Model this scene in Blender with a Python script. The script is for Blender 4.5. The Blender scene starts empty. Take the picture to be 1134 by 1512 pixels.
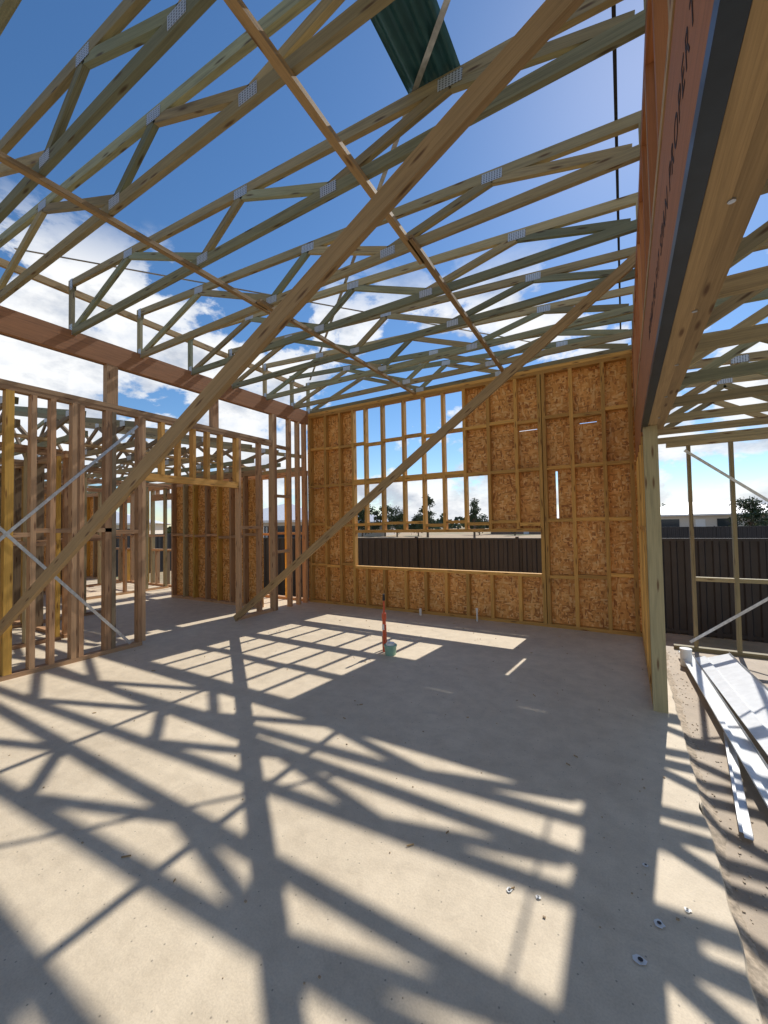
import bpy, math, random
from mathutils import Vector, Matrix
random.seed(7)
R=random.random
def U(a,b): return a+(b-a)*R()
scene=bpy.context.scene

# ---------------------------------------------------------------- materials
def new_mat(name):
    m=bpy.data.materials.new(name); m.use_nodes=True
    nt=m.node_tree; b=nt.nodes['Principled BSDF']
    return m,nt,b
def N(nt,t,**k):
    n=nt.nodes.new(t)
    for a,v in k.items(): setattr(n,a,v)
    return n
def ramp(nt,stops,interp='LINEAR'):
    n=nt.nodes.new('ShaderNodeValToRGB'); n.color_ramp.interpolation=interp
    e=n.color_ramp.elements
    e[0].position=stops[0][0]; e[0].color=(*stops[0][1],1)
    e[1].position=stops[-1][0]; e[1].color=(*stops[-1][1],1)
    for p,c in stops[1:-1]:
        x=e.new(p); x.color=(*c,1)
    return n
def mixc(nt,a,b,fac,mode='MIX'):
    n=nt.nodes.new('ShaderNodeMix'); n.data_type='RGBA'; n.blend_type=mode
    for s,v in ((6,a),(7,b)):
        if isinstance(v,tuple): n.inputs[s].default_value=(*v,1)
        else: nt.links.new(v,n.inputs[s])
    if isinstance(fac,(int,float)): n.inputs[0].default_value=fac
    else: nt.links.new(fac,n.inputs[0])
    return n.outputs[2]
def mapv(nt,src,scale,loc=(0,0,0),rot=(0,0,0)):
    n=nt.nodes.new('ShaderNodeMapping'); n.inputs['Scale'].default_value=scale
    n.inputs['Location'].default_value=loc; n.inputs['Rotation'].default_value=rot
    nt.links.new(src,n.inputs['Vector']); return n.outputs[0]
def noise(nt,vec,scale,detail=4,rough=.6,dist=0):
    n=nt.nodes.new('ShaderNodeTexNoise'); n.inputs['Scale'].default_value=scale
    n.inputs['Detail'].default_value=detail; n.inputs['Roughness'].default_value=rough
    n.inputs['Distortion'].default_value=dist
    if vec is not None: nt.links.new(vec,n.inputs['Vector'])
    return n
def bump(nt,h,b,strength=.3,dist=.002):
    n=nt.nodes.new('ShaderNodeBump'); n.inputs['Strength'].default_value=strength
    n.inputs['Distance'].default_value=dist
    nt.links.new(h,n.inputs['Height']); nt.links.new(n.outputs[0],b.inputs['Normal'])

def wood(name,base,alt,dark=.55,rough=.7,knots=True,lam=False,var=(.72,1.2)):
    m,nt,b=new_mat(name)
    uv=N(nt,'ShaderNodeUVMap').outputs[0]
    at=N(nt,'ShaderNodeAttribute',attribute_name='tone')
    sep=N(nt,'ShaderNodeSeparateColor'); nt.links.new(at.outputs['Color'],sep.inputs[0])
    v=mapv(nt,uv,(1.0,22,1))
    g=noise(nt,v,2.2,4,.65,.6)
    g2=noise(nt,mapv(nt,uv,(2,120 if not lam else 260,1)),2,2,.6)
    r=ramp(nt,[(.3,tuple(c*dark for c in base)),(.5,base),(.72,tuple(min(1,c*1.22) for c in base))])
    nt.links.new(g.outputs[0],r.inputs[0])
    mm=N(nt,'ShaderNodeMath',operation='MULTIPLY'); nt.links.new(sep.outputs[0],mm.inputs[0]); mm.inputs[1].default_value=.65
    c=mixc(nt,r.outputs[0],alt,mm.outputs[0])
    r2=ramp(nt,[(.35,(.72,.70,.66)),(.6,(1,1,1))]); nt.links.new(g2.outputs[0],r2.inputs[0])
    c=mixc(nt,c,r2.outputs[0],.6,'MULTIPLY')
    if knots:
        vo=N(nt,'ShaderNodeTexVoronoi'); vo.inputs['Scale'].default_value=1; vo.voronoi_dimensions='2D'
        nt.links.new(mapv(nt,uv,(1.9,11,1)),vo.inputs['Vector'])
        rk=ramp(nt,[(.04,(1,1,1)),(.11,(0,0,0))]); nt.links.new(vo.outputs['Distance'],rk.inputs[0])
        c=mixc(nt,c,(base[0]*.32,base[1]*.24,base[2]*.2),rk.outputs[0])
    mr=N(nt,'ShaderNodeMapRange'); nt.links.new(sep.outputs[1],mr.inputs[0])
    mr.inputs[3].default_value=var[0]; mr.inputs[4].default_value=var[1]
    hs=N(nt,'ShaderNodeHueSaturation'); nt.links.new(c,hs.inputs['Color']); nt.links.new(mr.outputs[0],hs.inputs['Value'])
    nt.links.new(hs.outputs[0],b.inputs['Base Color'])
    b.inputs['Roughness'].default_value=rough
    bump(nt,g2.outputs[0],b,.35,.0015)
    return m
M_TREAT=wood('treated_pine',(.45,.345,.18),(.33,.32,.19),var=(.62,1.2))
M_GRNT=wood('green_treated_pine',(.35,.345,.21),(.25,.29,.19),var=(.6,1.15))
M_GOLD=wood('golden_pine',(.70,.39,.10),(.60,.30,.07))
M_PINK=wood('mgp_pine',(.48,.27,.14),(.55,.37,.21))
M_YEL=wood('yellow_pine',(.64,.38,.07),(.52,.29,.06))
M_RED=wood('red_lvl',(.38,.135,.045),(.46,.21,.08),knots=False,lam=True,var=(.6,1.25))
M_BROWN=wood('brown_lvl',(.32,.14,.06),(.37,.19,.09),knots=False,lam=True)
M_BRACE=wood('brace_pine',(.48,.32,.15),(.40,.27,.13))
M_DARKW=wood('dark_pine',(.28,.19,.11),(.20,.16,.10))  # darker brown pine, mixed among the studs and wing truss webs

def osb():
    m,nt,b=new_mat('osb_sheet')
    uv=N(nt,'ShaderNodeUVMap').outputs[0]
    outs=[]
    for sc,rot in (((16,54,1),.3),((50,18,1),-.35),((34,34,1),.9)):
        vo=N(nt,'ShaderNodeTexVoronoi'); vo.inputs['Scale'].default_value=1; vo.voronoi_dimensions='2D'
        nt.links.new(mapv(nt,uv,sc,rot=(0,0,rot)),vo.inputs['Vector'])
        s=N(nt,'ShaderNodeSeparateColor'); nt.links.new(vo.outputs['Color'],s.inputs[0])
        outs.append((s.outputs[0],s.outputs[1]))
    r=ramp(nt,[(0,(.38,.14,.03)),(.3,(.70,.32,.075)),(.7,(.84,.44,.125)),(1,(.92,.62,.28))])
    sel=N(nt,'ShaderNodeMath',operation='GREATER_THAN'); nt.links.new(outs[2][0],sel.inputs[0]); sel.inputs[1].default_value=.5
    mx=N(nt,'ShaderNodeMix'); nt.links.new(sel.outputs[0],mx.inputs[0]); nt.links.new(outs[0][0],mx.inputs[2]); nt.links.new(outs[1][0],mx.inputs[3])
    nt.links.new(mx.outputs[0],r.inputs[0])
    n2=noise(nt,uv,2.5,3); r2=ramp(nt,[(.3,(.78,.74,.70)),(.7,(1.05,1,1))]); nt.links.new(n2.outputs[0],r2.inputs[0])
    c=mixc(nt,r.outputs[0],r2.outputs[0],1,'MULTIPLY')
    nt.links.new(c,b.inputs['Base Color']); b.inputs['Roughness'].default_value=.6
    bump(nt,mx.outputs[0],b,.3,.002)
    return m
M_OSB=osb()

def concrete(name,c1,c2,stain):
    m,nt,b=new_mat(name)
    tc=N(nt,'ShaderNodeTexCoord').outputs['Object']
    a=noise(nt,tc,.9,4,.65,.3); d=noise(nt,tc,7,5,.7); f=noise(nt,tc,140,2,.6)
    r=ramp(nt,[(.3,c2),(.65,c1)]); nt.links.new(a.outputs[0],r.inputs[0])
    r2=ramp(nt,[(.3,(.86,.85,.83)),(.62,(1.03,1.03,1.02))]); nt.links.new(d.outputs[0],r2.inputs[0])
    c=mixc(nt,r.outputs[0],r2.outputs[0],1,'MULTIPLY')
    r3=ramp(nt,[(.3,(.86,.85,.84)),(.6,(1,1,1))]); nt.links.new(f.outputs[0],r3.inputs[0])
    c=mixc(nt,c,r3.outputs[0],.8,'MULTIPLY')
    s=noise(nt,mapv(nt,tc,(1,1.4,1),loc=(3,1,0)),1.7,6,.75,1.2)
    rs=ramp(nt,[(.56,(0,0,0)),(.78,(.5,.5,.5))]); nt.links.new(s.outputs[0],rs.inputs[0])
    c=mixc(nt,c,stain,rs.outputs[0])
    v2=N(nt,'ShaderNodeTexVoronoi'); v2.inputs['Scale'].default_value=9; v2.voronoi_dimensions='2D'; nt.links.new(tc,v2.inputs['Vector'])
    rv=ramp(nt,[(.02,(.7,.7,.7)),(.035,(0,0,0))]); nt.links.new(v2.outputs['Distance'],rv.inputs[0])
    c=mixc(nt,c,(.2,.17,.13),rv.outputs[0])
    nt.links.new(c,b.inputs['Base Color']); b.inputs['Roughness'].default_value=.7
    bump(nt,d.outputs[0],b,.4,.010)
    return m
M_CONC=concrete('concrete',(.70,.59,.435),(.60,.50,.365),(.36,.29,.21))
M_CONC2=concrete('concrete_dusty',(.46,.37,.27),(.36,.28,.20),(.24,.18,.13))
def soil():
    m,nt,b=new_mat('soil')
    tc=N(nt,'ShaderNodeTexCoord').outputs['Object']
    a=noise(nt,tc,.08,6,.7); d=noise(nt,tc,3,5,.75)
    r=ramp(nt,[(.35,(.40,.29,.18)),(.5,(.48,.36,.24)),(.62,(.24,.24,.12))]); nt.links.new(a.outputs[0],r.inputs[0])
    r2=ramp(nt,[(.3,(.7,.68,.65)),(.7,(1.1,1.08,1.05))]); nt.links.new(d.outputs[0],r2.inputs[0])
    nt.links.new(mixc(nt,r.outputs[0],r2.outputs[0],1,'MULTIPLY'),b.inputs['Base Color'])
    b.inputs['Roughness'].default_value=.95; bump(nt,d.outputs[0],b,.6,.05)
    return m
M_SOIL=soil()
def plain(name,col,rough=.5,metal=0,var=.15,scale=8):
    m,nt,b=new_mat(name)
    tc=N(nt,'ShaderNodeTexCoord').outputs['Object']
    a=noise(nt,tc,scale,3,.65)
    r=ramp(nt,[(.3,tuple(c*(1-var) for c in col)),(.7,tuple(min(1,c*(1+var)) for c in col))]); nt.links.new(a.outputs[0],r.inputs[0])
    nt.links.new(r.outputs[0],b.inputs['Base Color']); b.inputs['Roughness'].default_value=rough; b.inputs['Metallic'].default_value=metal
    return m
M_STEEL=plain('dark_steel',(.018,.026,.036),.4,.2,.3)
M_GALV=plain('galvanised',(.55,.57,.6),.35,.85,.2,30)
M_WHITE=plain('white_metal',(.76,.77,.77),.35,.0,.08,14)
M_FENCE=plain('charcoal_fence',(.032,.030,.032),.5,.1,.2,2)
M_TEAL=plain('teal_sheet',(.03,.105,.12),.35,.2,.2)
M_ORANGE=plain('orange_pvc',(.60,.10,.035),.4,0,.1)
M_GREEN=plain('mint_plastic',(.24,.42,.32),.45,0,.1)
M_PVC=plain('white_pvc',(.72,.72,.70),.4,0,.05)
M_ROOF=plain('pale_roof',(.62,.63,.66),.5,.1,.08)
M_RENDER=plain('render_wall',(.62,.57,.50),.8,0,.06)
M_BRICK=plain('brick_wall',(.30,.20,.15),.85,0,.2,4)
M_GLASS=plain('dark_glass',(.03,.04,.05),.1,0,.1)
M_INK=plain('ink',(.045,.025,.02),.8,0,.1)
M_BARK=plain('bark',(.12,.09,.065),.9,0,.3,6)
M_BLK=plain('black_plastic',(.015,.015,.017),.5,0,.1)
M_SAND=plain('sand',(.42,.34,.25),.95,0,.4,40)
def leafm():
    m,nt,b=new_mat('leaves')
    at=N(nt,'ShaderNodeAttribute',attribute_name='tone')
    sep=N(nt,'ShaderNodeSeparateColor'); nt.links.new(at.outputs['Color'],sep.inputs[0])
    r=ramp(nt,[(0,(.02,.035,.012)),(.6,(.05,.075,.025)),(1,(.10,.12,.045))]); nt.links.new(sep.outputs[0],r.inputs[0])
    nt.links.new(r.outputs[0],b.inputs['Base Color']); b.inputs['Roughness'].default_value=.7
    return m
M_LEAF=leafm()
def platem():
    m,nt,b=new_mat('nail_plate')
    uv=N(nt,'ShaderNodeUVMap').outputs[0]
    vo=N(nt,'ShaderNodeTexVoronoi'); vo.inputs['Scale'].default_value=1; vo.inputs['Randomness'].default_value=0; vo.voronoi_dimensions='2D'
    nt.links.new(mapv(nt,uv,(55,80,1)),vo.inputs['Vector'])
    r=ramp(nt,[(.22,(.10,.11,.12)),(.36,(.60,.63,.67))]); nt.links.new(vo.outputs['Distance'],r.inputs[0])
    nt.links.new(r.outputs[0],b.inputs['Base Color']); b.inputs['Roughness'].default_value=.4; b.inputs['Metallic'].default_value=.4
    return m
M_PLATE=platem()

# ---------------------------------------------------------------- mesh builder
class MB:
    def __init__(s): s.v=[];s.f=[];s.uv=[];s.col=[];s.mi=[];s.mats=[]
    def mat(s,m):
        if m not in s.mats: s.mats.append(m)
        return s.mats.index(m)
    def face(s,pts,uvs,m,col):
        i=len(s.v); s.v+= [tuple(p) for p in pts]; s.f.append(tuple(range(i,i+len(pts))))
        s.uv+=uvs; s.col+=[col]*len(pts); s.mi.append(s.mat(m))
    def obox(s,c,ax,L,sd,W,up,H,m,col=None):
        if col is None: col=(R(),R(),R(),1)
        ou,ov=U(0,50),U(0,50)
        a=ax*(L/2); b=sd*(W/2); d=up*(H/2)
        def P(i,j,k): return c+a*i+b*j+d*k
        for j in (1,-1):
            q=[P(-1,j,-1),P(1,j,-1),P(1,j,1),P(-1,j,1)]
            if j==1: q=q[::-1]
            uv=[(ou,ov),(ou+L,ov),(ou+L,ov+H),(ou,ov+H)]
            if j==1: uv=uv[::-1]
            s.face(q,uv,m,col)
        for k in (1,-1):
            q=[P(-1,-1,k),P(1,-1,k),P(1,1,k),P(-1,1,k)]
            uv=[(ou,ov+.3),(ou+L,ov+.3),(ou+L,ov+.3+W),(ou,ov+.3+W)]
            if k==-1: q=q[::-1];uv=uv[::-1]
            s.face(q,uv,m,col)
        for i in (1,-1):
            q=[P(i,-1,-1),P(i,1,-1),P(i,1,1),P(i,-1,1)]
            uv=[(ou,ov),(ou+W*.1,ov),(ou+W*.1,ov+H),(ou,ov+H)]
            if i==-1: q=q[::-1];uv=uv[::-1]
            s.face(q,uv,m,col)
    def box(s,x0,x1,y0,y1,z0,z1,m,col=None):
        c=Vector(((x0+x1)/2,(y0+y1)/2,(z0+z1)/2)); dx,dy,dz=x1-x0,y1-y0,z1-z0
        X,Y,Z=Vector((1,0,0)),Vector((0,1,0)),Vector((0,0,1))
        mx=max(dx,dy,dz)
        if mx==dz: s.obox(c,Z,dz,X,dx,Y,dy,m,col)
        elif mx==dx: s.obox(c,X,dx,Y,dy,Z,dz,m,col)
        else: s.obox(c,Y,dy,Z,dz,X,dx,m,col)
    def beam(s,p1,p2,w,h,side,m,col=None):
        p1=Vector(p1);p2=Vector(p2);ax=(p2-p1);L=ax.length;ax.normalize()
        sd=Vector(side); sd=(sd-ax*sd.dot(ax)).normalized(); up=ax.cross(sd)
        s.obox((p1+p2)/2,ax,L,sd,w,up,h,m,col)
    def tube(s,p1,p2,r1,r2,n,m,caps=True):
        p1=Vector(p1);p2=Vector(p2);ax=(p2-p1);L=ax.length;ax.normalize()
        h=Vector((0,0,1)) if abs(ax.z)<.9 else Vector((1,0,0))
        a=ax.cross(h).normalized();b=ax.cross(a)
        col=(R(),R(),R(),1)
        r=[(math.cos(2*math.pi*i/n),math.sin(2*math.pi*i/n)) for i in range(n)]
        A=[p1+(a*c+b*d)*r1 for c,d in r];B=[p2+(a*c+b*d)*r2 for c,d in r]
        for i in range(n):
            j=(i+1)%n
            s.face([A[i],B[i],B[j],A[j]][::-1],[(0,i/n),(L,i/n),(L,j/n),(0,j/n)],m,col)
        if caps:
            s.face(A[::-1],[(0,0)]*n,m,col); s.face(B,[(0,0)]*n,m,col)
    def make(s,name,parent=None):
        me=bpy.data.meshes.new(name); me.from_pydata(s.v,[],s.f)
        for m in s.mats: me.materials.append(m)
        me.polygons.foreach_set('material_index',s.mi)
        ul=me.uv_layers.new(name='UVMap'); ul.data.foreach_set('uv',[x for p in s.uv for x in p])
        ca=me.color_attributes.new('tone','FLOAT_COLOR','CORNER'); ca.data.foreach_set('color',[x for p in s.col for x in p])
        me.update()
        o=bpy.data.objects.new(name,me); scene.collection.objects.link(o)
        if parent: o.parent=parent
        return o

# ---------------------------------------------------------------- framing
def wmember(mb,axis,pos,t,s0,s1,z0,z1,m):
    if s1-s0<.004 or z1-z0<.004: return
    if axis=='x': mb.box(s0,s1,pos,pos+t,z0,z1,m)
    else: mb.box(pos,pos+t,s0,s1,z0,z1,m)
def stud_frame(mb,axis,pos,s0,s1,z0,z1,studs,nogs,opens,m,t=.09,sw=.045,topm=None,nogm=None,mats=None,top=.09,jit=.03,cripm=None):
    topm=topm or m; nogm=nogm or m
    cuts=sorted([(o[0],o[1]) for o in opens if o[2]<=z0+.01]); a=s0
    for c in cuts: wmember(mb,axis,pos,t,a,c[0],z0,z0+.045,m); a=c[1]
    wmember(mb,axis,pos,t,a,s1,z0,z0+.045,m)
    if top>.06:
        wmember(mb,axis,pos,t,s0,s1,z1-top/2+.001,z1,topm); wmember(mb,axis,pos+.002,t-.004,s0,s1,z1-top,z1-top/2,topm)
    else: wmember(mb,axis,pos,t,s0,s1,z1-top,z1,topm)
    for o in opens:
        if o[4]>0: wmember(mb,axis,pos+.003,t-.006,o[0],o[1],o[3],o[3]+o[4],cripm or topm)
        if o[2]>z0+.01: wmember(mb,axis,pos+.003,t-.006,o[0],o[1],o[2]-.045,o[2],m)
    studs=sorted(studs)
    for i,sx in enumerate(studs):
        mm=m
        if mats: mm=random.choice(mats)
        segs=[(z0+.0455,z1-top-.0005)]
        for o in opens:
            if sx-o[0]>.0 and o[1]-sx>.0:
                ns=[]
                if cripm: mm=cripm
                for a,b in segs:
                    lo=o[2]-.0455 if o[2]>z0+.01 else -9; hi=o[3]+o[4]+.0005
                    if b<=lo or a>=hi: ns.append((a,b)); continue
                    if a<lo: ns.append((a,lo))
                    if b>hi: ns.append((hi,b))
                segs=ns
        for a,b in segs: wmember(mb,axis,pos,t,sx-sw/2,sx+sw/2,a,b,mm)
    for zn in nogs:
        for a,b in zip(studs[:-1],studs[1:]):
            mid=(a+b)/2
            if b-a<.08: continue
            if any(o[0]<mid<o[1] and o[2]-.06<zn<o[3]+o[4]+.03 for o in opens): continue
            zz=zn+U(-jit,jit)
            wmember(mb,axis,pos+.002,t-.004,a+sw/2+.0005,b-sw/2-.0005,zz-.0225,zz+.0225,nogm)
def rng(a,b,st):
    n=int(round((b-a)/st)); return [a+(b-a)*i/n for i in range(n+1)]

# ground & slabs
mb=MB(); S=1500
mb.face([(-S,-S,-.65),(S,-S,-.65),(S,S,-.65),(-S,S,-.65)],[(0,0)]*4,M_SOIL,(0,0,0,1)); mb.make('ground')
XL=-5.05; XR=.14; YF=5.8
mb=MB(); mb.box(-14,.275,-5,YF+.11,-.5,0,M_CONC)
yy=[-5+.06*i for i in range(181)]; ed=[.289+U(-.006,.004)-(.012 if R()<.06 else 0) for _ in yy]
for i in range(len(yy)-1):
    a,b=ed[i],ed[i+1]
    mb.face([(.275,yy[i],0),(a-.006,yy[i],0),(b-.006,yy[i+1],0),(.275,yy[i+1],0)],[(0,0)]*4,M_CONC,(0,0,0,1))
    mb.face([(a-.006,yy[i],0),(a,yy[i],-.008),(b,yy[i+1],-.008),(b-.006,yy[i+1],0)],[(0,0)]*4,M_CONC,(0,0,0,1))
    mb.face([(a,yy[i],-.008),(a,yy[i],-.12),(b,yy[i+1],-.12),(b,yy[i+1],-.008)],[(0,0)]*4,M_CONC,(0,0,0,1))
mb.make('concrete_floor')
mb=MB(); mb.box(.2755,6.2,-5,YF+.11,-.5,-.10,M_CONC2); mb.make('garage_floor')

# ---- far osb wall
mb=MB()
st=[-5.02,-4.66,-4.33,-4.045,-3.79,-3.45,-3.05,-2.70,-2.36,-2.02,-1.66,-1.27,-.955,-.90,-.56,-.19,.10]
stud_frame(mb,'x',YF,-5.05,.14,0,3.5,st,[.7,1.4,2.8],[(-4.02,-.98,.70,1.27,.045)],M_GOLD)
for a,b in zip(st[:-1],st[1:]):
    if b-a>.08:
        mb.box(a+.023,b-.023,YF+.001,YF+.089,2.10,2.145,M_GOLD)
        if -4.1<a<-2.1: mb.box(a+.023,b-.023,YF+.001,YF+.089,2.1455,2.19,M_GOLD)
wall=mb.make('osb_wall')
mb=MB(); y0,y1=YF+.091,YF+.097
def sh(a,b,c,d): mb.box(a,b,y0,y1,c,d,M_OSB)
sh(-5.15,-4.068,0,2.1);sh(-5.15,-4.068,2.102,3.5);sh(-4.068,-2.4,0,.655);sh(-2.4,-.98,0,.655)
sh(-1.69,-.98,1.315,2.1);sh(-2.04,-.98,2.1,2.68)
sh(-2.04,-1.24,2.68,3.5);sh(-1.24,-1.0,2.6885,3.5);sh(-1.0,-.47,2.68,3.5)
sh(-.98,-.782,0,2.68);sh(-.782,-.756,0,1.43);sh(-.782,-.756,2.08,2.68);sh(-.756,.24,0,1.4);sh(-.756,.24,1.4,2.68)
sh(-.47,-.27,2.6885,3.5);sh(-.27,.24,2.68,3.5)
mb.make('osb_sheets',wall)

# ---- left wall of room
mb=MB()
op=(2.76,4.20,0,2.0,.09)
st=[-2.0,-1.55,-1.1,-.65,-.2,.25,.7,1.1,1.36,1.70,1.86,2.05,2.12,2.44,2.735,3.02,3.24,3.46,3.68,3.90,4.18,4.225,4.63]
stud_frame(mb,'y',XL-.09,-2.0,4.88,0,2.85,st,[1.37],[op],M_PINK,topm=M_PINK,mats=[M_PINK,M_PINK,M_PINK,M_PINK,M_DARKW],cripm=M_GOLD)
mb.box(XL-.088,XL+.001,1.48,1.545,.046,2.759,M_YEL)
for y in (2.05,2.735): mb.box(XL-.085,XL-.005,y+.024,y+.067,.046,2.759,M_PINK)
mb.box(XL-.088,XL-.002,2.35,2.44-.023,.046,2.759,M_PINK)
for y in (4.90,4.95,5.30,5.52,5.70): mb.box(XL-.09,XL,y,y+.045,.0,3.30,M_PINK)
for z in (.95,1.9,2.75):
    mb.box(XL-.088,XL-.002,4.996,5.299,z,z+.045,M_PINK)
for y,w in ((2.36,.12),(3.75,.10)): mb.box(XL-.088,XL-.002,y,y+w,2.851,3.30,M_PINK)
mb.make('stud_wall')
mb=MB()
mb.beam((XL+.004,2.70,2.65),(XL+.004,1.0,.85),.002,.03,(1,0,0),M_GALV)
mb.beam((XL+.007,1.0,1.95),(XL+.007,2.62,.06),.002,.03,(1,0,0),M_GALV)
mb.make('steel_strap_brace')
mb=MB(); mb.box(XL-.09,XL-.045,-2.5,YF-.001,3.302,3.55,M_BROWN); mb.box(XL-.0445,XL,-2.5,YF-.001,3.302,3.55,M_BROWN)
mb.make('lvl_beam')

# ---- right wall
mb=MB()
for y in (3.60,3.646,4.05,4.50,4.95,5.35,5.70): mb.box(XR,XR+.09,y,y+.045,0.046 if y>3.7 else 0,2.11,M_GOLD if y>3.7 else M_TREAT)
mb.box(XR,XR+.09,3.70,YF-.002,0,.045,M_GOLD)
for y0_,y1_ in ((3.692,4.05),(4.095,4.5),(4.545,4.95),(4.995,5.35)):
    mb.box(XR+.002,XR+.088,y0_,y1_,1.3,1.345,M_GOLD)
y=-1.5
while y<5.75:
    mb.box(XR,XR+.09,y,y+.045,2.66,3.41,M_RED)
    if random.random()<.4: mb.box(XR+.001,XR+.089,y+.046,y+.09,2.66,3.41,M_BRACE)
    y+=.45
mb.box(XR,XR+.09,-1.6,YF-.002,3.411,3.455,M_RED); mb.box(XR,XR+.09,-1.6,YF-.002,3.4555,3.5,M_BROWN)
mb.box(XR-.004,XR+.09,-1.6,YF-.002,2.614,2.659,M_BRACE)
mb.make('garage_stud_wall')
mb=MB(); mb.box(XR,XR+.030,-1.8,YF-.002,2.1155,2.613,M_RED); mb.box(XR+.0305,XR+.09,-1.8,YF-.002,2.36,2.613,M_RED)
lv=mb.make('lvl_beam')
mb=MB()
mb.box(XR-.008,XR+.030,-1.8,3.80,2.098,2.115,M_STEEL)
mb.box(XR-.008,XR-.001,-1.8,3.80,2.115,2.135,M_STEEL)
mb.make('steel_beam')
mb=MB(); mb.box(XR+.0315,XR+.084,-1.8,3.80,2.102,2.355,M_BRACE); mb.box(XR+.0845,XR+.137,-1.8,3.80,2.104,2.34,M_BRACE)
for i in range(7): mb.tube((XR+.085,.6+.55*i,2.104),(XR+.085,.6+.55*i,2.099),.008,.008,8,M_GALV)
mb.make('timber_lintel')
def text(body,loc,size,parent):
    c=bpy.data.curves.new('stamp','FONT'); c.body=body; c.size=size; c.extrude=.0003; c.space_character=1.25
    o=bpy.data.objects.new('printed_stamp',c); scene.collection.objects.link(o)
    o.matrix_world=Matrix(((0,0,-1,loc[0]),(-1,0,0,loc[1]),(0,1,0,loc[2]),(0,0,0,1)))
    o.data.materials.append(M_INK); o.parent=parent
text('BOND E0 F17 SPAN PROPERTY',(XR-.001,2.5,2.33),.10,lv)

# ---- roof trusses
def plate(mb,x,y,z,ang,w=.13,h=.066):
    ax=Vector((math.cos(ang),0,math.sin(ang))); up=Vector((-math.sin(ang),0,math.cos(ang)))
    for sgn in (1,-1):
        mb.obox(Vector((x,y+sgn*.0188,z)),ax,w,Vector((0,1,0)),.0016,up,h,M_PLATE)
SL=-.066; CH=.07
def topz(x): return 4.075+SL*(x-XL)
def tm(): return random.choice([M_TREAT,M_TREAT,M_GRNT])
def truss(y,name='roof_truss'):
    mb=MB(); j=U(-.05,.05); zb=3.502+CH/2
    mb.box(XL-.09,.30,y-.0175,y+.0175,3.502,3.502+CH,tm())
    mb.beam((XL-.085,y,topz(XL-.085)),(.55,y,topz(.55)),.035,CH,(0,1,0),tm())
    mb.box(XL-.078,XL-.01,y-.0165,y+.0165,3.503+CH,topz(XL)-CH/2,tm())
    mb.box(.14,.20,y-.0165,y+.0165,3.503+CH,topz(.17)-CH/2,M_TREAT)
    lo=[-5.0,-2.80+j,-1.53+j,.10]; up=[-3.9+j,-2.35+j,-.70+j]
    ws=[(lo[0],up[0]),(up[0],lo[1]),(lo[1],up[1]),(up[1],lo[2]),(lo[2],up[2]),(up[2],lo[3])]
    for a,b in ws:
        za=zb+.03 if a in lo else topz(a)-.03; zc=zb+.03 if b in lo else topz(b)-.03
        mb.beam((a,y,za),(b,y,zc),.033,.058,(0,1,0),tm())
    for x in lo[1:3]: plate(mb,x,y,zb+.012,0)
    for x in up: plate(mb,x,y,topz(x)-.012,math.atan(SL),.14)
    plate(mb,XL-.02,y,zb+.02,math.pi/2,.12,.06); plate(mb,XL-.02,y,topz(XL)-.02,math.pi/2,.12,.06)
    mb.make(name)
TY=[-2.1,-1.4,-.7,-.0,.60,1.0,1.37,2.03,2.75,3.43,4.10,4.78,5.42,5.86]
for y in TY: truss(y)
for pts in (((-1.20,-1.5),(-1.32,2.9),(-1.28,2.6),(-1.38,5.79)),((-2.95,-1.5),(-2.90,2.9),(-2.84,2.6),(-2.82,5.79))):
    mb=MB()
    mb.beam((*pts[0],3.484),(*pts[1],3.484),.045,.033,(1,0,0),M_BRACE); mb.beam((*pts[2],3.484),(*pts[3],3.484),.045,.033,(1,0,0),M_BRACE); mb.make('ceiling_batten')
mb=MB(); mb.box(XL-.135,XL-.0915,-2,5.8,3.99,4.06,M_BRACE); mb.make('ledger_board')
mb=MB()
mb.beam((.2,.95,topz(.2)+.04),(-4.95,5.75,topz(-4.95)+.04),.03,.0015,(0,1,0),M_GALV)
mb.beam((-4.95,1.5,topz(-4.95)+.038),(-1.0,5.75,topz(-1.0)+.038),.03,.0015,(0,1,0),M_GALV)
mb.beam((.03,-1,topz(.03)+.042),(.03,5.9,topz(.03)+.042),.018,.0015,(1,0,0),M_BLK)
mb.make('roof_strap_brace')

# corrugated sheet
mb=MB(); n=40; x0_,x1_=-.99,-.68
pts=[]
for i in range(n+1):
    x=x0_+(x1_-x0_)*i/n; pts.append((x,.012*math.sin(2*math.pi*(x-x0_)/.076)))
for (xa,za),(xb,zb_) in zip(pts[:-1],pts[1:]):
    for k in (0,1):
        o=.0012*k
        q=[(xa,-2.4,topz(xa)+.055+za+o),(xb,-2.4,topz(xb)+.055+zb_+o),(xb,2.06,topz(xb)+.055+zb_+o),(xa,2.06,topz(xa)+.055+za+o)]
        mb.face(q if k else q[::-1],[(0,0)]*4,M_TEAL,(0,0,0,1))
mb.make('corrugated_roof_sheet')

# ---- diagonal props
mb=MB(); mb.beam((-5.0,1.42,.47),(.2,1.42,3.28),.035,.09,(0,1,0),M_BRACE); mb.make('diagonal_timber_brace')
mb=MB(); mb.beam((-5.0,4.08,.05),(.2,3.95,3.62),.035,.09,(0,1,0),M_BRACE); mb.make('diagonal_timber_brace')

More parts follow.
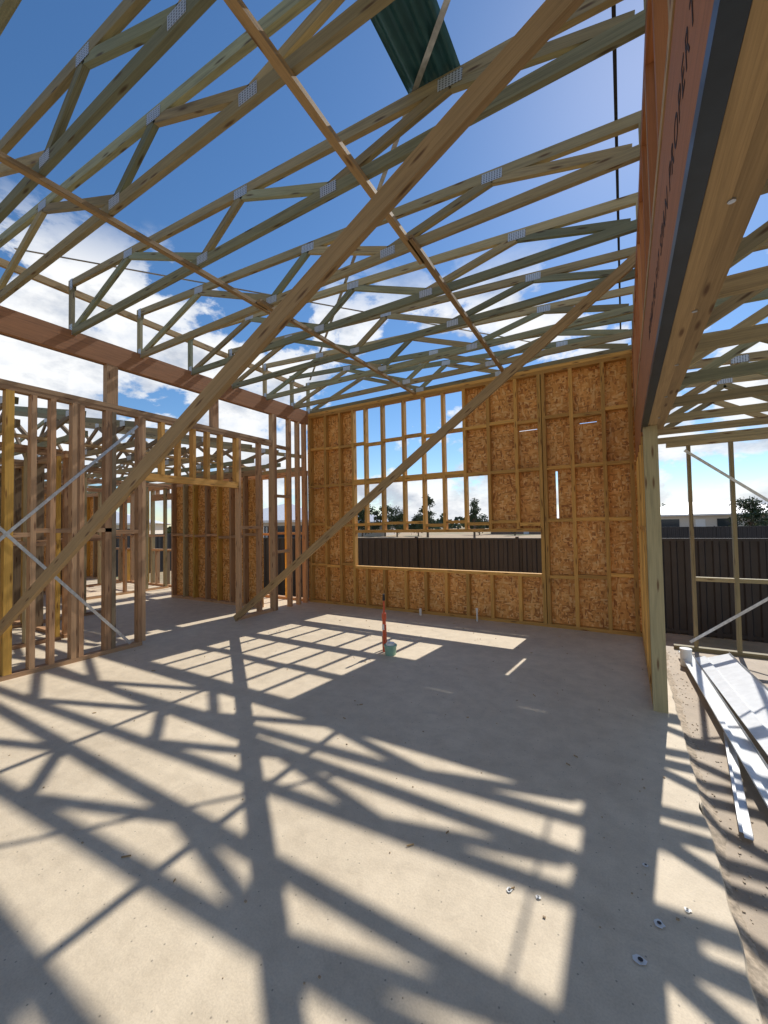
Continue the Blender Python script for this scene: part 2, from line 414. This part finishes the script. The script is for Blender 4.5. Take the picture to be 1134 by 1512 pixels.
# ---- garage side
mb=MB()
st=[.66,1.04,1.55,2.05,2.55,3.05,3.55,4.05,4.55,5.05,5.55,6.0]
stud_frame(mb,'x',YF,.45,6.1,-.1,2.30,st,[.72],[],M_TREAT,t=.07,sw=.035,top=.045,jit=.003)
mb.make('garage_end_frame')
mb=MB(); mb.beam((.62,YF-.004,2.2),(2.1,YF-.004,.9),.002,.03,(0,1,0),M_GALV); mb.beam((.6,YF-.007,0.0),(2.1,YF-.007,1.2),.002,.03,(0,1,0),M_GALV); mb.make('steel_strap_brace')
mb=MB(); stud_frame(mb,'y',6.1,-4,5.8,-.1,2.3,rng(-3.9,5.7,.6),[1.1],[],M_TREAT,top=.045); mb.make('garage_side_wall')
def gtruss(y):
    mb=MB(); 
    mb.box(.235,6.6,y-.0175,y+.0175,2.302,2.372,tm())
    def tz(x): return 2.82-.05*(x-.24)
    mb.beam((.24,y,tz(.24)),(6.7,y,tz(6.7)),.035,.07,(0,1,0),tm())
    xs=[.28,.9,1.5,2.1,2.7,3.3,3.9,4.5,5.1]
    for i,(a,b) in enumerate(zip(xs[:-1],xs[1:])):
        lo1=i%2==0
        mb.beam((a,y,2.38 if lo1 else tz(a)-.05),(b,y,tz(b)-.05 if lo1 else 2.38),.033,.058,(0,1,0),tm())
        plate(mb,b,y,tz(b)-.01 if lo1 else 2.35,0,.12,.06)
    mb.box(.236,.30,y-.016,y+.016,2.373,tz(.24)-.036,M_TREAT)
    mb.make('garage_roof_truss')
for i in range(14): gtruss(5.82-.62*i)

# ---- left wing
def wing_wall(axis,pos,s0,s1,z1,opens=(),osbr=(),m=M_PINK,step=.45,name='interior_stud_wall'):
    mb=MB(); st=[s+U(-.04,.04) for s in rng(s0+.03,s1-.03,step)]
    for o in opens: st+= [o[0]-.03,o[1]+.03]
    stud_frame(mb,axis,pos,s0,s1,0,z1,st,[1.25],list(opens),m,mats=[M_PINK,M_PINK,M_YEL,M_DARKW,M_DARKW,M_TREAT])
    for a,b,c,d in osbr:
        if axis=='x': mb.box(a,b,pos+.091,pos+.10,c,d,M_OSB)
        else: mb.box(pos-.01,pos-.001,a,b,c,d,M_OSB)
    mb.make(name)
wing_wall('x',4.95,-8.0,-5.45,2.40,osbr=[(-8.0,-5.45,0,2.25)],step=.36)
wing_wall('x',5.8,-14,-5.15,2.45,opens=[(-12.8,-11.2,.9,2.1,.15),(-10.2,-8.7,.9,2.1,.15)],osbr=[(-14,-12.8,0,2.4),(-8.6,-8.2,0,2.4)])
wing_wall('y',-6.35,-2,2.4,2.45,opens=[(.1,.9,0,2.1,.09)],step=.34)
wing_wall('y',-7.7,-2,3.6,2.45,opens=[(1.2,2.1,0,2.1,.09)],step=.38)
wing_wall('y',-9.4,-2,5.7,2.45,opens=[(2.9,3.8,0,2.1,.09)],osbr=[(-2,1.6,0,2.4)])
wing_wall('y',-11.5,-2,5.7,2.45,opens=[(.9,1.8,0,2.1,.09)])
wing_wall('x',2.45,-9.3,-6.3,2.45)
wing_wall('x',3.9,-11.4,-9.4,2.45,osbr=[(-11.4,-9.5,0,2.4)])
wing_wall('y',-14,-3,5.8,2.45,opens=[(2.,4.,.9,2.1,.15)],osbr=[(-3,1.9,0,2.4)])
wing_wall('x',1.0,-7.6,-6.4,2.45)
def wtruss(y):
    mb=MB()
    mb.box(-14.3,-5.2,y-.0175,y+.0175,2.452,2.522,tm())
    ap=(-9.6,3.55)
    mb.beam((-14.6,y,2.55),(ap[0],y,ap[1]),.034,.07,(0,1,0),tm())
    mb.beam((ap[0]+.02,y+.001,ap[1]),(-5.25,y+.001,2.72),.034,.07,(0,1,0),tm())
    xs=[-12.8,-11.6,-10.6,-9.6,-8.6,-7.6,-6.6,-5.6]
    def tz(x): return 2.55+(x+14.6)*.2 if x<ap[0] else ap[1]-(x-ap[0])*.19
    for i,(a,b) in enumerate(zip(xs[:-1],xs[1:])):
        f=i%2==0
        mb.beam((a,y,2.53 if f else tz(a)-.04),(b,y,tz(b)-.04 if f else 2.53),.03,.058,(0,1,0),M_DARKW)
        plate(mb,b,y,tz(b)-.01 if f else 2.51,0,.12,.07)
    mb.make('wing_roof_truss')
for i in range(15): wtruss(5.82-.6*i)
mb=MB()
for x in (-6.2,-7.4,-8.8,-10.4,-12): mb.box(x-.035,x+.035,-2.5,5.8,2.523,2.558,M_BRACE)
mb.make('truss_tie_batten')

# ---- fences
def fence(name,p1,p2,z0,z1):
    p1=Vector((*p1,0));p2=Vector((*p2,0)); d=(p2-p1);L=d.length;d.normalize();nrm=Vector((d.y,-d.x,0))
    mb=MB(); s=0;prof=[]
    while s<L:
        prof+=[(s,0),(s+.09,0),(s+.11,.03),(s+.18,.03)]; s+=.20
    Z=Vector((0,0,1))
    for (a,oa),(b,ob) in zip(prof[:-1],prof[1:]):
        A=p1+d*a+nrm*oa;B=p1+d*b+nrm*ob
        mb.face([A+Z*z0,B+Z*z0,B+Z*(z1-.03),A+Z*(z1-.03)],[(0,0)]*4,M_FENCE,(0,0,0,1))
    for zz in (z1-.02,z0+.06):
        mb.beam(p1+Z*zz,p2+Z*zz,.055,.05,nrm,M_FENCE)
    s=0
    while s<=L:
        c=p1+d*s; mb.obox(c+Z*(z0+z1+.02)/2+nrm*.02,Z,z1-z0+.05,d,.06,nrm,.07,M_FENCE); s+=2.4
    mb.make(name)
fence('metal_fence',(-14,9.0),(24,9.0),-.65,1.06)
fence('metal_fence',(-5,31),(34,31),-.65,.95)
fence('metal_fence',(-19,-6),(-19,14),-.65,1.15)

# ---- houses
def house(loc,w,dp,wh,rh,rot,wallm,name):
    e=bpy.data.objects.new(name,None); scene.collection.objects.link(e)
    e.location=loc; e.rotation_euler=(0,0,rot)
    mb=MB(); mb.box(-w/2,w/2,-dp/2,dp/2,0,wh,wallm); mb.make('walls',e)
    mb=MB(); o=.6; a,b=w/2+o,dp/2+o; r=a-b if a>b else 0.3
    A=[(-a,-b,wh),(a,-b,wh),(a,b,wh),(-a,b,wh)]; T1=(-r,0,wh+rh);T2=(r,0,wh+rh)
    for q in ([A[0],A[1],T2,T1],[A[1],A[2],T2],[A[2],A[3],T1,T2],[A[3],A[0],T1]): mb.face(q,[(0,0)]*len(q),M_ROOF,(0,0,0,1))
    mb.face([(p[0],p[1],wh-.003) for p in A[::-1]],[(0,0)]*4,M_WHITE,(0,0,0,1))
    for s in (-1,1): mb.box(-a,a,s*(b+.02)-.02,s*(b+.02)+.02,wh-.14,wh+.04,M_WHITE)
    mb.make('roof',e)
    mb=MB()
    for x in (-w*.3,w*.05,w*.32):
        for s in (-1,1):
            mb.box(x-.9,x+.9,s*(dp/2+.02)-.03,s*(dp/2+.02)+.03,.9,2.1,M_GLASS)
            mb.box(x-1,x+1,s*(dp/2+.01)-.03,s*(dp/2+.01)+.03,.78,.89,M_WHITE)
    mb.make('windows',e)
    mb=MB(); mb.box(-w*.14,-w*.14+.9,-dp/2-.05,-dp/2+.01,0,2.05,M_WHITE); mb.make('door',e)
house((8.5,62,-.65),15,9,2.6,1.6,.1,M_RENDER,'house')
house((33,70,-.65),16,10,2.6,1.7,-.1,M_BRICK,'house')
house((-26,27,-.65),8,10,2.5,1.6,.5,M_RENDER,'house')
house((-13,78,-.65),16,9,2.6,1.7,.0,M_BRICK,'house')
house((-46,66,-.65),15,9,2.6,1.7,.3,M_RENDER,'house')
house((-48,20,-.65),14,10,2.6,1.7,.9,M_RENDER,'house')

# ---- trees
def tree(x,y,h,w,name='tree',n=2000,slim=False):
    mb=MB(); base=Vector((x,y,-.65)); 
    mb.tube(base,base+Vector((.05,0,h*.45)),h*.03,h*.018,7,M_BARK)
    cl=[]
    for i in range(20):
        a=U(0,6.28); rr=U(.05,.5)*w; zz=U(.22,.93)*h
        if slim: rr*=1.1-.9*(zz/h)
        else: rr*=math.sqrt(max(.1,1-((zz/h-.5)/.55)**2))
        tip=base+Vector((math.cos(a)*rr,math.sin(a)*rr,zz)); cl.append((tip,U(.12,.22)*w))
        mb.tube(base+Vector((.03,0,h*U(.2,.45))),tip,h*.010,h*.003,5,M_BARK,False)
    for i in range(n):
        c,r=random.choice(cl); v=Vector((random.gauss(0,1),random.gauss(0,1),random.gauss(0,.8)));v=v.normalized()*r*U(.3,1.2)
        p=c+v; s=U(.05,.10)*w*.5
        a=Vector((random.gauss(0,1),random.gauss(0,1),random.gauss(0,1))).normalized(); b=a.orthogonal().normalized()*s*.6; a=a*s
        col=(min(1,max(0,.45+.35*v.z/r+U(-.25,.25))),0,0,1)  # leaf colour made lighter towards the clump top, plus random spread
        mb.face([p-a,p-b,p+a,p+b],[(0,0)]*4,M_LEAF,col)
    mb.make(name)
tree(-40,60,5.4,4.6);tree(-36.5,62,5.3,4.2);tree(-33,60,4.8,3.6);tree(-30.5,63,4.3,3.6)
tree(-26,57,6.8,3.4,slim=True);tree(-18.0,55,5.8,2.8,slim=True);tree(-22,70,3.6,4);tree(-15,66,3.9,3)
tree(10.5,52,4.0,3.4);tree(14,58,3.4,4.5);tree(5,70,3.6,5);tree(20,60,3.9,4)
mb=MB()
for i in range(9000):
    a=U(-1.35,1.25); d=U(150,190); x=math.sin(a)*d;y=math.cos(a)*d
    hh=3.2+1.8*math.sin(a*31)+1.5*math.sin(a*77+1)+1.0*math.sin(a*190)
    z=-.65+U(0,1)*max(1.5,hh); s=U(.5,1.3)
    A=Vector((random.gauss(0,1),random.gauss(0,1),random.gauss(0,1))).normalized(); B=A.orthogonal().normalized()*s*.7;A=A*s
    p=Vector((x,y,z)); mb.face([p-A,p-B,p+A,p+B],[(0,0)]*4,M_LEAF,(R(),0,0,1))
mb.make('distant_trees')

# ---- small things on the floor
e=bpy.data.objects.new('orange_drain_pipe',None); scene.collection.objects.link(e)
mb=MB(); bx,by=-2.33,3.90
mb.tube((bx,by,0),(bx,by,.36),.020,.020,14,M_ORANGE); mb.tube((bx,by,.24),(bx,by,.30),.024,.024,14,M_PVC); mb.tube((bx,by,.36),(bx,by,.42),.026,.024,14,M_ORANGE); mb.tube((bx,by,.42),(bx,by,.56),.012,.010,12,M_ORANGE)
mb.tube((bx,by,.56),(bx,by,.63),.015,.013,12,M_BLK)
mb.make('riser',e)
mb=MB(); mb.tube((bx-.04,by+.05,0),(bx-.045,by+.05,.15),.014,.014,10,M_BLK); mb.tube((bx+.04,by-.03,.0),(bx+.02,by-.01,.30),.012,.012,10,M_ORANGE); mb.make('stubs',e)
mb=MB(); cx,cy=-2.22,3.84
mb.tube((cx,cy,0),(cx,cy,.09),.058,.066,24,M_GREEN); mb.tube((cx,cy,.09),(cx,cy,.105),.072,.072,24,M_GREEN); mb.tube((cx,cy,.105),(cx,cy,.125),.05,.045,20,M_PVC)
mb.tube((cx-.02,cy,.125),(cx-.02,cy,.15),.014,.012,10,M_PVC); mb.make('plastic_tub')
mb=MB(); mb.tube((-1.85,YF-.12,0),(-1.85,YF-.12,.16),.012,.012,10,M_PVC);mb.tube((-1.85,YF-.12,.16),(-1.85,YF-.12,.19),.017,.017,10,M_PVC); mb.make('pipe_stub')
mb=MB(); mb.tube((-2.75,YF-.10,0),(-2.75,YF-.10,.10),.02,.02,12,M_PVC);mb.make('pipe_stub')
def chip(x,y,r):
    mb=MB(); n=11; P=[(x+math.cos(6.283*i/n)*r*U(.6,1.2),y+math.sin(6.283*i/n)*r*U(.6,1.2)) for i in range(n)]
    mb.face([(a,b,.004) for a,b in P],[(0,0)]*n,M_PVC,(0,0,0,1))
    Q=[(x+math.cos(6.283*i/8)*r*.4,y+math.sin(6.283*i/8)*r*.4) for i in range(8)]
    mb.face([(a,b,.008) for a,b in Q],[(0,0)]*8,M_BLK,(0,0,0,1)); mb.make('anchor_hole_patch')
for x,y,r in ((.03,1.98,.012),(.06,1.72,.018),(.0,1.55,.02),(.15,1.83,.012),(-.32,1.62,.010),(-.42,1.6,.012)): chip(x,y,r)
def flashing(p,q,w,tilt,h=.04):
    p=Vector(p);q=Vector(q);ax=(q-p).normalized();sd=ax.cross(Vector((0,0,1))).normalized(); up=(sd.cross(ax))
    mb=MB(); c=math.cos(tilt);s=math.sin(tilt); wd=sd*c+up*s; ud=up*c-sd*s
    prof=[(-w/2,h),(-w/2,0),(w*.15,0),(w*.2,.02),(w/2,.02),(w/2,.02+h*.5)]
    for (a,b),(c2,d2) in zip(prof[:-1],prof[1:]):
        A=p+wd*a+ud*b;B=p+wd*c2+ud*d2;C=q+wd*c2+ud*d2;D=q+wd*a+ud*b
        mb.face([A,B,C,D],[(0,0)]*4,M_WHITE,(0,0,0,1)); mb.face([A+ud*.001,D+ud*.001,C+ud*.001,B+ud*.001],[(0,0)]*4,M_WHITE,(0,0,0,1))
    mb.make('metal_flashing')
flashing((.52,5.5,-.06),(.64,2.3,-.05),.13,.1,.02)
flashing((.74,5.4,-.03),(.86,2.5,.06),.30,-.35,.02)
flashing((.56,3.6,-.08),(.44,2.5,-.08),.05,0.0,.015)
mb=MB(); mb.tube((.50,5.2,-.1),(.50,5.2,.06),.05,.05,20,M_PVC);mb.tube((.50,5.2,.06),(.50,5.2,.075),.053,.053,20,M_WHITE);mb.make('paint_tin')
from mathutils import noise as mn
vs=[];fs=[];ny,nx=420,12
for i in range(ny+1):
    y=-.5+6.2*i/ny
    wd=.05+.05*(mn.noise(Vector((y*2.1,0,0)))+.3)+.03*mn.noise(Vector((y*9,3,0)))
    wd=max(.015,wd); hh=max(.004,.03+.045*mn.noise(Vector((y*1.7,5,0)))+.015*mn.noise(Vector((y*14,2,0))))
    for k in range(nx+1):
        t=k/nx; x=.279+ (wd+.012)*t
        z=-.1015+hh*(1-t)**1.3+.006*mn.noise(Vector((x*40,y*40,0)))*(1-t)
        vs.append((x,y,z))
for i in range(ny):
    for k in range(nx):
        a=i*(nx+1)+k; fs.append((a,a+1,a+nx+2,a+nx+1))
me=bpy.data.meshes.new('sand'); me.from_pydata(vs,[],fs); me.materials.append(M_SAND)
for p in me.polygons: p.use_smooth=True
o=bpy.data.objects.new('sand',me); scene.collection.objects.link(o)
mb=MB()
for i in range(220):
    x=U(-4.9,.2);y=U(.8,5.7);s=U(.002,.007)
    if i%5==0: mb.beam((x,y,.004),(x+U(-.03,.03),y+U(-.03,.03),.005),.005,.003,(0,0,1),M_BRACE)
    else: mb.obox(Vector((x,y,s*.4)),Vector((1,0,0)),s*1.5,Vector((0,1,0)),s,Vector((0,0,1)),s*.8,M_SOIL)
for i in range(500):
    x=.29+abs(random.gauss(0,.10));y=U(-.3,5.7);s=U(.002,.007); a=U(0,3)
    mb.obox(Vector((x,y,-.10+s*.3)),Vector((math.cos(a),math.sin(a),0)),s*1.6,Vector((-math.sin(a),math.cos(a),0)),s,Vector((0,0,1)),s*.8,M_SAND)
mb.make('floor_debris')

# ---------------------------------------------------------------- light
sd=Vector((.10,1.0,1.0)).normalized()
el=math.asin(sd.z); az=math.atan2(sd.x,sd.y)
l=bpy.data.lights.new('sun','SUN'); l.energy=5.0; l.angle=math.radians(.53); l.color=(1,.955,.88)
lo=bpy.data.objects.new('sun',l); scene.collection.objects.link(lo); lo.rotation_euler=sd.to_track_quat('Z','Y').to_euler()
w=bpy.data.worlds.new('World'); scene.world=w; w.use_nodes=True; nt=w.node_tree
bg=nt.nodes['Background']
sk=N(nt,'ShaderNodeTexSky',sky_type='NISHITA'); sk.sun_disc=False; sk.sun_elevation=el; sk.sun_rotation=az
sk.air_density=1.0; sk.dust_density=.2; sk.ozone_density=3.2; sk.altitude=300
hs=N(nt,'ShaderNodeHueSaturation'); hs.inputs['Saturation'].default_value=1.18; hs.inputs['Value'].default_value=1.05; nt.links.new(sk.outputs[0],hs.inputs['Color'])
tc=N(nt,'ShaderNodeTexCoord').outputs['Generated']
sp=N(nt,'ShaderNodeSeparateXYZ'); nt.links.new(tc,sp.inputs[0])
cn=noise(nt,mapv(nt,tc,(1,1,1.7),loc=(2.3,.7,.36)),4.2,9,.6,.15)
cov=ramp(nt,[(.0,(.07,.07,.07)),(.28,(.055,.055,.055)),(.38,(0,0,0))]); nt.links.new(sp.outputs[2],cov.inputs[0])
last=N(nt,'ShaderNodeMath',operation='ADD'); nt.links.new(cn.outputs[0],last.inputs[0]); nt.links.new(cov.outputs[0],last.inputs[1])
# cumulus banks standing in the sky (world directions)
for d,rad,amt in (((-.872,.29,.37),.24,.17),((-.81,.36,.45),.13,.13),((-.62,.70,.33),.18,.08),((.28,.92,.22),.25,.08),((-.93,.20,.25),.2,.08)):
    vd=N(nt,'ShaderNodeVectorMath',operation='DISTANCE'); nt.links.new(tc,vd.inputs[0]); vd.inputs[1].default_value=d
    mr=N(nt,'ShaderNodeMapRange'); mr.interpolation_type='SMOOTHSTEP'; nt.links.new(vd.outputs['Value'],mr.inputs[0]); mr.inputs[1].default_value=0; mr.inputs[2].default_value=rad; mr.inputs[3].default_value=amt; mr.inputs[4].default_value=0
    ad=N(nt,'ShaderNodeMath',operation='ADD'); nt.links.new(last.outputs[0],ad.inputs[0]); nt.links.new(mr.outputs[0],ad.inputs[1]); last=ad
rc=ramp(nt,[(.53,(0,0,0)),(.575,(.8,.8,.8)),(.65,(1,1,1))]); nt.links.new(last.outputs[0],rc.inputs[0])
me_=ramp(nt,[(.0,(1,1,1)),(.46,(1,1,1)),(.56,(0,0,0))]); nt.links.new(sp.outputs[2],me_.inputs[0])
mu=N(nt,'ShaderNodeMath',operation='MULTIPLY'); nt.links.new(rc.outputs[0],mu.inputs[0]); nt.links.new(me_.outputs[0],mu.inputs[1])
shd=noise(nt,mapv(nt,tc,(1,1,2.0),loc=(2.3,.7,.55)),7,6,.6)
rsd=ramp(nt,[(.34,(4.6,5.0,5.7)),(.52,(8.0,8.1,8.2))]); nt.links.new(shd.outputs[0],rsd.inputs[0])
c=mixc(nt,hs.outputs[0],rsd.outputs[0],mu.outputs[0])
nt.links.new(c,bg.inputs['Color']); bg.inputs['Strength'].default_value=.125

# ---------------------------------------------------------------- camera
cam=bpy.data.cameras.new('camera'); co=bpy.data.objects.new('camera',cam); scene.collection.objects.link(co)
cam.sensor_fit='VERTICAL'; cam.sensor_height=24; cam.lens=24*600/1512; cam.clip_end=4000; cam.clip_start=.02
Mx=Matrix.Rotation(math.radians(30.6),4,'Z')@Matrix.Rotation(math.radians(91.8),4,'X')@Matrix.Rotation(math.radians(-1.0),4,'Z')
Mx.translation=Vector((0,0,1.4)); co.matrix_world=Mx
scene.camera=co
scene.view_settings.view_transform='Standard'; scene.view_settings.look='None'; scene.view_settings.exposure=0
